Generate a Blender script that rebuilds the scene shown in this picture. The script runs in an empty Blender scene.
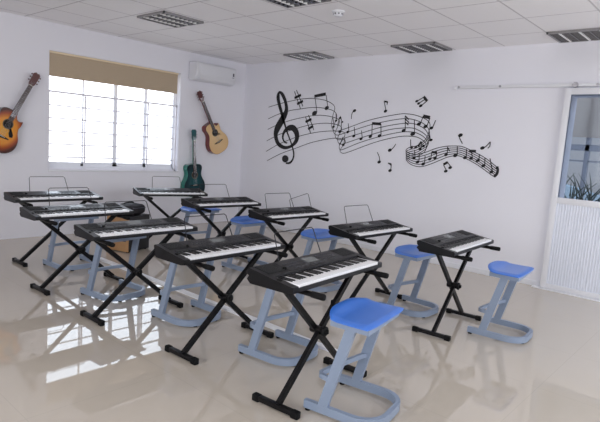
import bpy, bmesh, math, random
from mathutils import Vector, Matrix
R = math.radians
PI = math.pi
scene = bpy.context.scene
COL = scene.collection
random.seed(4)

# ------------------------------------------------------------------ materials
def lin(c):
    c = c / 255.0
    return c / 12.92 if c <= .04045 else ((c + .055) / 1.055) ** 2.4
def srgb(r, g, b): return (lin(r), lin(g), lin(b), 1)

def mat(name, col, rough=.5, metal=0., spec=.5, coat=0., noise=0., nscale=8., bump=0., bscale=200.):
    m = bpy.data.materials.new(name); m.use_nodes = True
    nt = m.node_tree; b = nt.nodes['Principled BSDF']
    b.inputs['Base Color'].default_value = col
    b.inputs['Roughness'].default_value = rough
    b.inputs['Metallic'].default_value = metal
    b.inputs['Specular IOR Level'].default_value = spec
    b.inputs['Coat Weight'].default_value = coat
    b.inputs['Coat Roughness'].default_value = .08
    tc = nt.nodes.new('ShaderNodeTexCoord')
    if noise:
        n = nt.nodes.new('ShaderNodeTexNoise'); n.inputs['Scale'].default_value = nscale
        n.inputs['Detail'].default_value = 3
        nt.links.new(tc.outputs['Object'], n.inputs['Vector'])
        mx = nt.nodes.new('ShaderNodeMix'); mx.data_type = 'RGBA'
        mx.inputs['A'].default_value = tuple(c * (1 - noise) for c in col[:3]) + (1,)
        mx.inputs['B'].default_value = tuple(min(1, c * (1 + noise)) for c in col[:3]) + (1,)
        nt.links.new(n.outputs['Fac'], mx.inputs['Factor'])
        nt.links.new(mx.outputs['Result'], b.inputs['Base Color'])
    if bump:
        n = nt.nodes.new('ShaderNodeTexNoise'); n.inputs['Scale'].default_value = bscale
        nt.links.new(tc.outputs['Object'], n.inputs['Vector'])
        bp = nt.nodes.new('ShaderNodeBump'); bp.inputs['Strength'].default_value = bump
        bp.inputs['Distance'].default_value = .002
        nt.links.new(n.outputs['Fac'], bp.inputs['Height'])
        nt.links.new(bp.outputs['Normal'], b.inputs['Normal'])
    return m

def N(nt, t, **k):
    n = nt.nodes.new(t)
    for a, v in k.items(): setattr(n, a, v)
    return n
def math_node(nt, op, a, b=None, c=None):
    n = N(nt, 'ShaderNodeMath', operation=op)
    for i, v in enumerate((a, b, c)):
        if v is None: continue
        if isinstance(v, (int, float)): n.inputs[i].default_value = v
        else: nt.links.new(v, n.inputs[i])
    return n.outputs[0]

def grid_material(name, base, line, px, py, ox, oy, width, rough, spec=.5, noise=.03, nscale=1.2, coat=0., bump=0.):
    """square tiles px by py with thin joints, in metres"""
    m = bpy.data.materials.new(name); m.use_nodes = True
    nt = m.node_tree; b = nt.nodes['Principled BSDF']
    b.inputs['Roughness'].default_value = rough
    b.inputs['Specular IOR Level'].default_value = spec
    b.inputs['Coat Weight'].default_value = coat
    tc = N(nt, 'ShaderNodeTexCoord'); sp = N(nt, 'ShaderNodeSeparateXYZ')
    nt.links.new(tc.outputs['Object'], sp.inputs[0])
    masks = []
    for ax, p, o in (('X', px, ox), ('Y', py, oy)):
        s = math_node(nt, 'DIVIDE', math_node(nt, 'SUBTRACT', sp.outputs[ax], o), p)
        f = math_node(nt, 'FRACT', math_node(nt, 'ADD', s, 200.5))
        d = math_node(nt, 'ABSOLUTE', math_node(nt, 'SUBTRACT', f, .5))
        masks.append(math_node(nt, 'LESS_THAN', d, width / p / 2))
    fac = math_node(nt, 'MAXIMUM', *masks)
    n = N(nt, 'ShaderNodeTexNoise'); n.inputs['Scale'].default_value = nscale
    n.inputs['Detail'].default_value = 4
    nt.links.new(tc.outputs['Object'], n.inputs['Vector'])
    mx0 = N(nt, 'ShaderNodeMix', data_type='RGBA')
    mx0.inputs['A'].default_value = tuple(c * (1 - noise) for c in base[:3]) + (1,)
    mx0.inputs['B'].default_value = tuple(min(1, c * (1 + noise)) for c in base[:3]) + (1,)
    nt.links.new(n.outputs['Fac'], mx0.inputs['Factor'])
    mx = N(nt, 'ShaderNodeMix', data_type='RGBA')
    mx.inputs['B'].default_value = line
    nt.links.new(fac, mx.inputs['Factor']); nt.links.new(mx0.outputs['Result'], mx.inputs['A'])
    nt.links.new(mx.outputs['Result'], b.inputs['Base Color'])
    return m

def glass_material(name, tint, gloss):
    m = bpy.data.materials.new(name); m.use_nodes = True
    nt = m.node_tree; nt.nodes.clear()
    out = N(nt, 'ShaderNodeOutputMaterial'); t = N(nt, 'ShaderNodeBsdfTransparent'); g = N(nt, 'ShaderNodeBsdfGlossy')
    t.inputs['Color'].default_value = tint; g.inputs['Roughness'].default_value = .03
    mx = N(nt, 'ShaderNodeMixShader')
    fr = N(nt, 'ShaderNodeFresnel'); fr.inputs['IOR'].default_value = 1.4
    nt.links.new(math_node(nt, 'MULTIPLY', fr.outputs[0], gloss), mx.inputs[0])
    nt.links.new(t.outputs[0], mx.inputs[1]); nt.links.new(g.outputs[0], mx.inputs[2])
    nt.links.new(mx.outputs[0], out.inputs[0])
    return m

def burst_material(name, stops, cy, cz, ry, rz):
    """guitar top: colour runs outwards from the middle of the body"""
    m = bpy.data.materials.new(name); m.use_nodes = True
    nt = m.node_tree; b = nt.nodes['Principled BSDF']; b.inputs['Roughness'].default_value = .35
    b.inputs['Specular IOR Level'].default_value = .25
    b.inputs['Coat Weight'].default_value = .1
    tc = N(nt, 'ShaderNodeTexCoord'); sp = N(nt, 'ShaderNodeSeparateXYZ')
    nt.links.new(tc.outputs['Object'], sp.inputs[0])
    y = math_node(nt, 'DIVIDE', math_node(nt, 'SUBTRACT', sp.outputs['Y'], cy), ry)
    z = math_node(nt, 'DIVIDE', math_node(nt, 'SUBTRACT', sp.outputs['Z'], cz), rz)
    d = math_node(nt, 'SQRT', math_node(nt, 'ADD', math_node(nt, 'MULTIPLY', y, y), math_node(nt, 'MULTIPLY', z, z)))
    r = N(nt, 'ShaderNodeValToRGB'); nt.links.new(d, r.inputs[0])
    cr = r.color_ramp
    while len(cr.elements) < len(stops): cr.elements.new(.5)
    for e, (p, c) in zip(cr.elements, stops): e.position = p; e.color = c
    w = N(nt, 'ShaderNodeTexWave'); w.bands_direction = 'Y'; w.inputs['Scale'].default_value = 40; w.inputs['Distortion'].default_value = 3
    nt.links.new(tc.outputs['Object'], w.inputs['Vector'])
    mx = N(nt, 'ShaderNodeMix', data_type='RGBA', blend_type='MULTIPLY'); mx.inputs['Factor'].default_value = .10
    nt.links.new(r.outputs[0], mx.inputs['A']); nt.links.new(w.outputs['Color'], mx.inputs['B'])
    nt.links.new(mx.outputs['Result'], b.inputs['Base Color'])
    return m

M = {}
M['wall'] = mat('wall_paint', srgb(236, 236, 243), .75, spec=.25, noise=.015, nscale=1.5, bump=.03, bscale=300)
M['ceiling'] = grid_material('ceiling_tiles', srgb(250, 249, 251), srgb(211, 209, 212), .6, .6, .76, -.539, .016, .9, .1, .02, 40)
M['floor'] = grid_material('polished_floor_tiles', srgb(200, 190, 177), srgb(189, 180, 167), .8, .8, .30, -.35, .003, .010, .78, .02, 2.2)
M['white_paint'] = mat('white_gloss_paint', srgb(228, 229, 234), .35)
M['alu'] = mat('window_frame_white', srgb(238, 239, 244), .4)
M['grille'] = mat('grille_white', srgb(238, 237, 244), .45)
M['blind'] = mat('blind_fabric', srgb(186, 168, 144), .8, noise=.05, nscale=60)
M['blind_head'] = mat('blind_headrail', srgb(240, 222, 190), .4)
M['black_plastic'] = mat('black_plastic', srgb(13, 13, 17), .36, spec=.3, noise=.15, nscale=90)
M['panel_plastic'] = mat('panel_plastic', srgb(17, 17, 19), .32, spec=.35, noise=.12, nscale=120)
M['grille_black'] = mat('speaker_mesh', srgb(26, 26, 28), .6, bump=.6, bscale=900)
M['white_key'] = mat('white_key', srgb(240, 240, 242), .25)
M['black_key'] = mat('black_key', srgb(8, 8, 9), .3)
M['lcd'] = mat('lcd_grey', srgb(112, 116, 116), .2)
M['button'] = mat('button_grey', srgb(70, 70, 76), .5)
M['stand'] = mat('stand_black_metal', srgb(14, 13, 15), .42, spec=.25, noise=.1, nscale=30)
M['rubber'] = mat('black_rubber', srgb(10, 10, 11), .75, spec=.25)
M['wire'] = mat('wire_black', srgb(40, 40, 44), .4, metal=.5)
M['stool'] = mat('stool_grey_paint', srgb(138, 152, 174), .38, noise=.03, nscale=20)
M['seat'] = mat('blue_plastic', srgb(66, 122, 216), .28, noise=.04, nscale=10)
M['decal'] = mat('black_vinyl', srgb(24, 22, 26), .7)
M['louvre'] = mat('louvre_metal', srgb(118, 118, 122), .22, metal=.9)
M['fixture_frame'] = mat('fixture_frame_grey', srgb(140, 138, 140), .4)
M['lightback'] = mat('fixture_dark', srgb(34, 34, 38), .3, metal=.5)
M['tube'] = mat('fluorescent_tube', srgb(240, 240, 240), .3)
M['ac'] = mat('air_conditioner_white', srgb(226, 227, 232), .35)
M['dark'] = mat('dark_badge', srgb(84, 84, 96), .4)
M['glass'] = glass_material('clear_glass', (.97, .98, 1, 1), .5)
M['door_glass'] = glass_material('tinted_door_glass', (.57, .60, .65, 1), .35)
M['wood_box'] = mat('plywood_face', srgb(196, 152, 108), .5, noise=.12, nscale=14)
M['box_side'] = mat('black_box_side', srgb(34, 34, 36), .55, noise=.1, nscale=40)
M['bag'] = mat('black_bag_cloth', srgb(40, 38, 44), .7, noise=.3, nscale=30)
M['neck'] = mat('rosewood', srgb(66, 44, 36), .4, noise=.2, nscale=40)
M['headstock'] = mat('headstock_brown', srgb(92, 50, 48), .35, noise=.1, nscale=20)
M['mahogany'] = mat('mahogany_side', srgb(110, 38, 38), .25, coat=.4, noise=.15, nscale=20)
M['dark_side'] = mat('dark_brown_side', srgb(48, 24, 18), .25, coat=.4)
M['teal_side'] = mat('teal_side', srgb(26, 118, 104), .22, coat=.4)
M['teal_head'] = mat('teal_head', srgb(32, 86, 92), .3)
M['chrome'] = mat('chrome', srgb(200, 200, 205), .2, metal=1)
M['hole'] = mat('sound_hole_dark', srgb(20, 15, 13), .8)
M['rosette'] = mat('rosette', srgb(90, 80, 60), .5)
M['bone'] = mat('bone_white', srgb(230, 225, 210), .4)
M['top_sun'] = burst_material('sunburst_top', [(0, srgb(230, 164, 20)), (.6, srgb(224, 138, 12)), (.82, srgb(160, 66, 12)), (.98, srgb(70, 28, 16))], 0, -.09, .205, .262)
M['top_nat'] = burst_material('natural_spruce_top', [(0, srgb(240, 208, 160)), (1, srgb(228, 190, 138))], 0, -.09, .205, .262)
M['top_teal'] = burst_material('teal_top', [(0, srgb(20, 84, 88)), (.5, srgb(14, 62, 68)), (1, srgb(10, 34, 42))], 0, -.09, .205, .262)
M['door_panel'] = mat('ribbed_panel_white', srgb(226, 230, 240), .4)
M['shade'] = mat('outside_shade_grey', srgb(226, 220, 214), .9)
nt_ = M['shade'].node_tree; tr_ = N(nt_, 'ShaderNodeBsdfTranslucent'); tr_.inputs['Color'].default_value = srgb(228, 221, 214)
ms_ = N(nt_, 'ShaderNodeMixShader'); ms_.inputs[0].default_value = .85
nt_.links.new(nt_.nodes['Principled BSDF'].outputs[0], ms_.inputs[1]); nt_.links.new(tr_.outputs[0], ms_.inputs[2])
nt_.links.new(ms_.outputs[0], nt_.nodes['Material Output'].inputs[0])
M['frame_out'] = mat('outside_frame_grey', srgb(150, 152, 160), .5)
M['ground'] = mat('outside_concrete', srgb(150, 150, 150), .9, noise=.1, nscale=3)
M['leaf'] = mat('agave_leaf', srgb(92, 100, 92), .5, noise=.2, nscale=8)
M['pot'] = mat('planter_white', srgb(225, 228, 232), .6)
M['hill'] = mat('far_trees_hazed', srgb(140, 155, 165), 1, noise=.25, nscale=2)  # blue-grey distance haze is mixed into the tree colour
M['trunking'] = mat('white_pvc', srgb(238, 238, 240), .35)

# ------------------------------------------------------------------ mesh helpers
class MB:
    def __init__(s): s.b = bmesh.new()
    def box(s, x0, x1, y0, y1, z0, z1, bev=0, rot=None, piv=None):
        r = bmesh.ops.create_cube(s.b, size=1)
        vs = r['verts']
        for v in vs:
            v.co = Vector(((x0 + x1) / 2 + v.co.x * (x1 - x0), (y0 + y1) / 2 + v.co.y * (y1 - y0), (z0 + z1) / 2 + v.co.z * (z1 - z0)))
        if bev:
            es = list({e for v in vs for e in v.link_edges})
            q = bmesh.ops.bevel(s.b, geom=es, offset=bev, segments=2, affect='EDGES', profile=.6)
            vs = list({v for f in q['faces'] for v in f.verts} | {v for v in vs if v.is_valid})
        if rot is not None:
            for v in vs: v.co = rot @ (v.co - Vector(piv)) + Vector(piv)
        return s
    def prism(s, pts, axis, a, b, cap=True):
        """closed 2-D outline swept along an axis ('x': pts are (y,z); 'y': (x,z); 'z': (x,y))"""
        def P(p, t):
            return {'x': (t, p[0], p[1]), 'y': (p[0], t, p[1]), 'z': (p[0], p[1], t)}[axis]
        A = [s.b.verts.new(P(p, a)) for p in pts]; B = [s.b.verts.new(P(p, b)) for p in pts]
        n = len(pts)
        for i in range(n): s.b.faces.new((A[i], A[(i + 1) % n], B[(i + 1) % n], B[i]))
        if cap: s.b.faces.new(A[::-1]); s.b.faces.new(B)
        return s
    def tube(s, path, r, n=8, closed=False, sec=None, up=(0, 0, 1)):
        """round tube, or a bar with section sec=[(side,up),...], along a path"""
        path = [Vector(p) for p in path]; rings = []
        m = len(path)
        for i, p in enumerate(path):
            if closed: d = (path[(i + 1) % m] - path[i - 1])
            else: d = (path[min(i + 1, m - 1)] - path[max(i - 1, 0)])
            d.normalize()
            u = Vector(up)
            if abs(d.dot(u)) > .98: u = Vector((1, 0, 0))
            a = d.cross(u).normalized(); c = a.cross(d).normalized()
            k = 1
            if 0 < i < m - 1:
                d1 = (path[i] - path[i - 1]).normalized(); k = 1 / max(.5, d1.dot(d))
            rr = r[i] if isinstance(r, (list, tuple)) else r
            if sec: rings.append([s.b.verts.new(p + a * q[0] * k + c * q[1]) for q in sec])
            else: rings.append([s.b.verts.new(p + (a * math.cos(2 * PI * j / n) + c * math.sin(2 * PI * j / n)) * rr) for j in range(n)])
        for i in range(m - (0 if closed else 1)):
            A, B = rings[i], rings[(i + 1) % m]
            for j in range(len(A)): s.b.faces.new((A[j], A[(j + 1) % len(A)], B[(j + 1) % len(A)], B[j]))
        if not closed:
            s.b.faces.new(rings[0][::-1]); s.b.faces.new(rings[-1])
        return s
    def lathe(s, prof, c=(0, 0, 0), n=20, axis='z'):
        """profile [(radius, height)] turned about an axis through c"""
        rings = []
        for (r, h) in prof:
            ring = []
            for j in range(n):
                a, b = r * math.cos(2 * PI * j / n), r * math.sin(2 * PI * j / n)
                p = {'z': (a, b, h), 'x': (h, a, b), 'y': (b, h, a)}[axis]
                ring.append(s.b.verts.new(Vector(p) + Vector(c)))
            rings.append(ring)
        for A, B in zip(rings, rings[1:]):
            for j in range(n): s.b.faces.new((A[j], A[(j + 1) % n], B[(j + 1) % n], B[j]))
        s.b.faces.new(rings[0][::-1]); s.b.faces.new(rings[-1])
        return s
    def mesh(s, name, m, smooth=True):
        me = bpy.data.meshes.new(name)
        bmesh.ops.recalc_face_normals(s.b, faces=s.b.faces)
        s.b.to_mesh(me); s.b.free()
        me.materials.append(M[m] if isinstance(m, str) else m)
        if smooth and len(me.polygons):
            me.polygons.foreach_set('use_smooth', [True] * len(me.polygons))
            me.set_sharp_from_angle(angle=R(32))
        return me
    def build(s, name, m, parent=None, smooth=True, **k):
        return place(name, s.mesh(name, m, smooth), parent, **k)

def place(name, me, parent=None, loc=(0, 0, 0), rot=(0, 0, 0), label=None):
    o = bpy.data.objects.new(name, me); COL.objects.link(o)
    o.location = loc; o.rotation_euler = rot
    if parent is not None: o.parent = parent
    if label: o['label'] = label
    return o
def tag(o, label, cat, group=None):
    o['label'] = label; o['category'] = cat
    if group: o['group'] = group
    return o
def thing(name, label, cat, loc=(0, 0, 0), rz=0, group=None, rot=None):
    o = bpy.data.objects.new(name, None); COL.objects.link(o); o.empty_display_size = .1
    o.location = loc; o.rotation_euler = rot or (0, 0, rz)
    return tag(o, label, cat, group)
def struct(o): o['kind'] = 'structure'; return o

def spline(pts, k=6, closed=False):
    pts = [Vector(p) for p in pts]; out = []; n = len(pts)
    rng = range(n if closed else n - 1)
    for i in rng:
        p0 = pts[(i - 1) % n] if closed or i > 0 else pts[0] * 2 - pts[1]
        p1, p2 = pts[i], pts[(i + 1) % n]
        p3 = pts[(i + 2) % n] if closed or i + 2 < n else p2 * 2 - p1
        for j in range(k):
            t = j / k
            out.append(.5 * ((2 * p1) + (p2 - p0) * t + (2 * p0 - 5 * p1 + 4 * p2 - p3) * t * t + (3 * p1 - p0 - 3 * p2 + p3) * t ** 3))
    if not closed: out.append(pts[-1])
    return out

# mural outlines in wall metres (x along the wall, z up)
STAFF = [[(0.597, 1.953), (0.83, 2.005), (1.066, 2.048), (1.274, 2.078), (1.477, 2.088), (1.675, 2.077), (1.812, 2.05), (1.929, 2.0), (1.967, 1.942), (1.944, 1.848), (1.928, 1.732), (1.944, 1.66), (2.004, 1.618), (2.095, 1.629), (2.269, 1.684), (2.52, 1.768), (2.761, 1.827), (3.068, 1.879), (3.173, 1.882), (3.263, 1.874), (3.352, 1.854), (3.441, 1.824), (3.502, 1.785), (3.522, 1.735), (3.512, 1.659), (3.489, 1.582), (3.432, 1.522), (3.351, 1.473), (3.265, 1.452), (3.22, 1.427), (3.211, 1.4), (3.258, 1.377), (3.348, 1.363), (3.489, 1.398), (3.622, 1.454), (3.755, 1.49), (3.912, 1.504), (3.997, 1.496), (4.109, 1.455), (4.239, 1.403), (4.342, 1.346), (4.429, 1.288)], [(0.602, 1.764), (0.844, 1.847), (1.08, 1.903), (1.288, 1.929), (1.49, 1.951), (1.687, 1.953), (1.881, 1.927), (1.977, 1.892), (2.016, 1.835), (1.999, 1.763), (1.971, 1.675), (1.978, 1.603), (2.028, 1.564), (2.101, 1.571), (2.36, 1.649), (2.608, 1.722), (2.846, 1.775), (3.075, 1.814), (3.225, 1.818), (3.344, 1.794), (3.434, 1.758), (3.496, 1.709), (3.524, 1.647), (3.517, 1.584), (3.44, 1.497), (3.359, 1.448), (3.274, 1.425), (3.223, 1.402), (3.214, 1.377), (3.267, 1.348), (3.366, 1.333), (3.506, 1.369), (3.639, 1.426), (3.766, 1.465), (3.915, 1.48), (4.003, 1.47), (4.122, 1.425), (4.252, 1.37), (4.347, 1.316), (4.426, 1.265)], [(0.61, 1.595), (0.837, 1.68), (1.094, 1.75), (1.402, 1.81), (1.64, 1.839), (1.852, 1.832), (2.023, 1.798), (2.073, 1.757), (2.045, 1.677), (2.007, 1.589), (2.033, 1.518), (2.09, 1.495), (2.179, 1.522), (2.452, 1.599), (2.775, 1.693), (3.082, 1.751), (3.261, 1.76), (3.38, 1.731), (3.472, 1.677), (3.523, 1.596), (3.523, 1.533), (3.449, 1.472), (3.368, 1.423), (3.283, 1.398), (3.226, 1.378), (3.218, 1.353), (3.276, 1.318), (3.384, 1.302), (3.523, 1.34), (3.656, 1.398), (3.777, 1.439), (3.917, 1.457), (4.009, 1.444), (4.135, 1.395), (4.264, 1.336), (4.352, 1.286), (4.423, 1.242)], [(0.603, 1.407), (0.852, 1.514), (1.108, 1.594), (1.415, 1.673), (1.613, 1.709), (1.805, 1.726), (1.976, 1.719), (2.108, 1.686), (2.114, 1.622), (2.068, 1.534), (2.075, 1.462), (2.133, 1.433), (2.221, 1.455), (2.492, 1.545), (2.781, 1.632), (2.936, 1.671), (3.088, 1.693), (3.267, 1.702), (3.387, 1.667), (3.479, 1.614), (3.522, 1.546), (3.514, 1.488), (3.457, 1.447), (3.376, 1.397), (3.291, 1.371), (3.23, 1.353), (3.221, 1.33), (3.286, 1.289), (3.402, 1.271), (3.541, 1.311), (3.673, 1.371), (3.788, 1.413), (3.92, 1.434), (4.015, 1.417), (4.148, 1.365), (4.277, 1.302), (4.356, 1.257), (4.42, 1.219)], [(0.601, 1.234), (0.865, 1.362), (1.121, 1.454), (1.327, 1.518), (1.625, 1.582), (1.911, 1.615), (2.133, 1.614), (2.191, 1.575), (2.154, 1.495), (2.107, 1.42), (2.113, 1.363), (2.159, 1.355), (2.465, 1.474), (2.788, 1.572), (3.094, 1.641), (3.273, 1.65), (3.377, 1.629), (3.468, 1.581), (3.513, 1.52), (3.503, 1.456), (3.466, 1.422), (3.385, 1.372), (3.3, 1.345), (3.233, 1.328), (3.225, 1.307), (3.295, 1.259), (3.42, 1.241), (3.558, 1.282), (3.69, 1.343), (3.799, 1.388), (3.923, 1.411), (4.021, 1.391), (4.161, 1.335), (4.29, 1.269), (4.361, 1.227), (4.417, 1.196)], [(0.638, 1.084), (0.924, 1.214), (1.24, 1.32), (1.541, 1.421), (1.829, 1.487), (2.015, 1.514), (2.162, 1.506), (2.211, 1.469), (2.155, 1.394), (2.125, 1.334), (2.182, 1.305), (2.304, 1.338), (2.635, 1.462), (2.872, 1.535), (3.1, 1.585), (3.249, 1.595), (3.353, 1.587), (3.436, 1.554), (3.491, 1.506), (3.497, 1.449), (3.474, 1.397), (3.394, 1.347), (3.309, 1.318), (3.236, 1.304), (3.228, 1.283), (3.304, 1.23), (3.438, 1.211), (3.575, 1.254), (3.707, 1.315), (3.809, 1.362), (3.925, 1.387), (4.027, 1.365), (4.174, 1.305), (4.302, 1.235), (4.366, 1.197), (4.414, 1.172)]]
CLEF = [(1.065, 1.076, 0.0072), (1.159, 1.093, 0.0101), (1.217, 1.17, 0.0086), (1.212, 1.271, 0.0086), (1.138, 1.424, 0.0072), (1.051, 1.563, 0.0086), (0.971, 1.719, 0.0115), (0.888, 1.891, 0.0173), (0.822, 2.034, 0.0187), (0.8, 2.129, 0.0202), (0.826, 2.189, 0.0115), (0.901, 2.144, 0.0173), (0.979, 2.018, 0.0173), (0.999, 1.893, 0.0231), (0.927, 1.765, 0.0346), (0.828, 1.619, 0.0346), (0.801, 1.505, 0.0245), (0.867, 1.379, 0.0202), (1.007, 1.322, 0.0159), (1.157, 1.353, 0.013), (1.256, 1.446, 0.0216), (1.254, 1.555, 0.0274), (1.174, 1.633, 0.0274), (1.067, 1.63, 0.0216), (0.981, 1.56, 0.0144), (0.962, 1.473, 0.0101), (1.008, 1.409, 0.0072), (1.066, 1.396, 0.0058)]
CLEF_BALL = (1.045, 1.145, 0.055)
CLEF_TIP = None
SHARPS = [{'strokes': [[(1.148, 2.197), (1.298, 1.933)], [(1.188, 2.219), (1.346, 1.968)]], 'bars': [[(1.158, 2.097), (1.289, 2.142)], [(1.219, 2.005), (1.339, 2.051)]]}, {'strokes': [[(1.412, 1.817), (1.541, 1.564)], [(1.47, 1.841), (1.598, 1.619)]], 'bars': [[(1.42, 1.734), (1.536, 1.782)], [(1.48, 1.63), (1.58, 1.678)]]}]
BAR = [(4.431, 1.294), (4.445, 1.255), (4.439, 1.207), (4.41, 1.172)]
NOTES = [
    ('S', [(1.588, 1.868, 0.036), (1.818, 1.948, 0.029)], [[(1.574, 2.11), (1.635, 1.888)], [(1.788, 2.137), (1.836, 1.963)]], [((1.563, 2.12), (1.779, 2.152), 0.036)]),
    ('S', [(1.97, 1.679, 0.018)], [[(1.979, 1.69), (1.949, 1.805)]], []),
    ('S', [(2.008, 1.767, 0.016)], [[(2.013, 1.777), (1.997, 1.878)]], []),
    ('S', [(2.077, 1.807, 0.016)], [[(2.069, 1.8), (2.043, 1.692)]], []),
    ('S', [(2.097, 1.614, 0.022)], [[(2.114, 1.622), (2.112, 1.737)]], []),
    ('S', [(2.123, 1.751, 0.014)], [[(2.119, 1.751), (2.084, 1.836)]], []),
    ('S', [(2.114, 1.438, 0.014)], [[(2.122, 1.45), (2.159, 1.538)]], []),
    ('S', [(2.176, 1.424, 0.018)], [[(2.187, 1.439), (2.196, 1.525)]], []),
    ('S', [(2.236, 1.612, 0.019)], [[(2.258, 1.62), (2.234, 1.733)]], []),
    ('S', [(2.349, 1.56, 0.02)], [[(2.369, 1.568), (2.344, 1.687)]], []),
    ('S', [(2.477, 1.526, 0.02)], [[(2.498, 1.539), (2.473, 1.642)]], []),
    ('S', [(2.63, 1.564, 0.021), (2.779, 1.581, 0.022)], [[(2.654, 1.573), (2.644, 1.743)], [(2.802, 1.593), (2.786, 1.74)]], [((2.639, 1.745), (2.786, 1.74), 0.03)]),
    ('S', [(3.147, 1.665, 0.022)], [[(3.171, 1.673), (3.15, 1.86)]], [((3.151, 1.854), (3.211, 1.81), 0.012), ((3.155, 1.815), (3.215, 1.771), 0.012), ((3.159, 1.776), (3.211, 1.739), 0.012)]),
    ('S', [(3.287, 1.628, 0.026)], [[(3.312, 1.639), (3.29, 1.812)]], []),
    ('S', [(3.363, 1.756, 0.022), (3.459, 1.727, 0.022)], [[(3.384, 1.763), (3.413, 1.858)], [(3.48, 1.734), (3.51, 1.835)]], [((3.412, 1.858), (3.51, 1.839), 0.034)]),
    ('S', [(3.545, 1.711, 0.019)], [[(3.56, 1.717), (3.592, 1.808)]], []),
    ('S', [(3.555, 1.56, 0.017)], [[(3.545, 1.566), (3.522, 1.647)]], []),
    ('S', [(3.29, 1.453, 0.018)], [[(3.275, 1.456), (3.263, 1.553)]], []),
    ('S', [(3.348, 1.456, 0.016), (3.412, 1.441, 0.018), (3.458, 1.479, 0.017)], [[(3.359, 1.461), (3.423, 1.535)], [(3.423, 1.452), (3.435, 1.529)]], [((3.38, 1.471), (3.424, 1.533), 0.022)]),
    ('S', [(3.339, 1.317, 0.019)], [[(3.355, 1.325), (3.335, 1.421)]], []),
    ('S', [(3.396, 1.27, 0.02)], [[(3.416, 1.277), (3.411, 1.374)]], []),
    ('S', [(3.479, 1.25, 0.02)], [[(3.498, 1.258), (3.496, 1.354)]], []),
    ('S', [(3.565, 1.32, 0.018), (3.635, 1.338, 0.018)], [[(3.581, 1.328), (3.583, 1.41)], [(3.653, 1.345), (3.652, 1.412)]], [((3.583, 1.408), (3.655, 1.411), 0.024)]),
    ('S', [(3.78, 1.388, 0.018)], [[(3.796, 1.399), (3.79, 1.487)]], [((3.79, 1.482), (3.824, 1.437), 0.01)]),
    ('S', [(3.903, 1.387, 0.021)], [[(3.928, 1.395), (3.917, 1.498)]], []),
    ('S', [(4.031, 1.369, 0.019)], [[(4.046, 1.378), (4.038, 1.474)]], []),
    ('S', [(4.109, 1.367, 0.018)], [[(4.123, 1.372), (4.103, 1.454)]], [((4.074, 1.453), (4.159, 1.454), 0.026)]),
    ('S', [(4.195, 1.347, 0.018)], [[(4.208, 1.354), (4.206, 1.425)]], []),
    ('S', [(4.269, 1.291, 0.019)], [[(4.284, 1.3), (4.278, 1.382)]], []),
    ('S', [(4.374, 1.226, 0.018)], [[(4.384, 1.238), (4.338, 1.381)]], []),
    ('loose note with head atop a drooping stem, above the left staff fold', [(2.325, 1.914, 0.021)], [[(2.3, 1.903), (2.283, 1.861), (2.281, 1.797)]], []),
    ('flagged eighth note standing above the middle of the staff ribbon', [(2.84, 1.913, 0.02)], [[(2.847, 1.922), (2.805, 2.042)]], [((2.802, 2.044), (2.863, 2.035), 0.018), ((2.863, 2.035), (2.854, 2.002), 0.01)]),
    ('three tilted notes on one slanted beam, topmost of the loose notes', [(3.299, 2.045, 0.016), (3.329, 2.016, 0.016), (3.363, 1.987, 0.019)], [[(3.309, 2.047), (3.394, 2.095)], [(3.339, 2.022), (3.422, 2.072)], [(3.377, 1.994), (3.445, 2.047)]], [((3.392, 2.103), (3.448, 2.045), 0.028)]),
    ('loose note with stem slanting up to the right, below the middle of the staff', [(2.963, 1.396, 0.022)], [[(2.985, 1.405), (3.016, 1.435), (3.047, 1.483)]], []),
    ('loose note with a plain left-leaning stem, lower left under the staff', [(2.811, 1.226, 0.021)], [[(2.819, 1.24), (2.806, 1.294), (2.768, 1.356)]], []),
    ('flagged eighth note hanging lowest below the middle of the staff', [(2.995, 1.125, 0.02)], [[(3.006, 1.139), (3.003, 1.193), (2.961, 1.22)]], [((2.953, 1.22), (3.005, 1.216), 0.014), ((3.005, 1.216), (3.008, 1.187), 0.01)]),
    ('beamed pair of eighth notes loose below the right end of the staff', [(3.8, 1.185, 0.018), (3.853, 1.234, 0.018)], [[(3.808, 1.194), (3.762, 1.259)], [(3.863, 1.242), (3.812, 1.297)]], [((3.759, 1.264), (3.814, 1.299), 0.024)]),
    ('upside-down note with its stem hanging down, loose above the right staff curve', [(3.941, 1.636, 0.022)], [[(3.929, 1.62), (3.938, 1.596), (3.979, 1.536)]], []),
    ('loose note leaning over with a long flag, nearest the far right end', [(4.233, 1.498, 0.02)], [[(4.249, 1.501), (4.279, 1.524), (4.319, 1.575)], [(4.319, 1.575), (4.319, 1.526), (4.298, 1.497)]], []),
]
SKY, P_REAR, P_RIGHT = 3.75, 56, 22

# ------------------------------------------------------------------ room shell
H = 2.661           # ceiling height
XR, YB = 8.8, -8.4  # right wall and rear wall

def wall_with_hole(name, axis, pos, out, a0, a1, holes, m='wall', z1=H):
    """wall slab in the plane axis=pos, running a0..a1; holes: (a, b, z0, z1)"""
    mb = MB()
    lo, hi = sorted((pos, pos + out))
    def slab(p, q, z0, z1_):
        if q - p < 1e-4 or z1_ - z0 < 1e-4: return
        if axis == 'x': mb.box(lo, hi, p, q, z0, z1_)
        else: mb.box(p, q, lo, hi, z0, z1_)
    cur = a0
    for (p, q, z0, z1_) in sorted(holes):
        slab(cur, p, 0, z1); slab(p, q, 0, z0); slab(p, q, z1_, z1); cur = q
    slab(cur, a1, 0, z1)
    return struct(mb.build(name, m, smooth=False))

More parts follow.
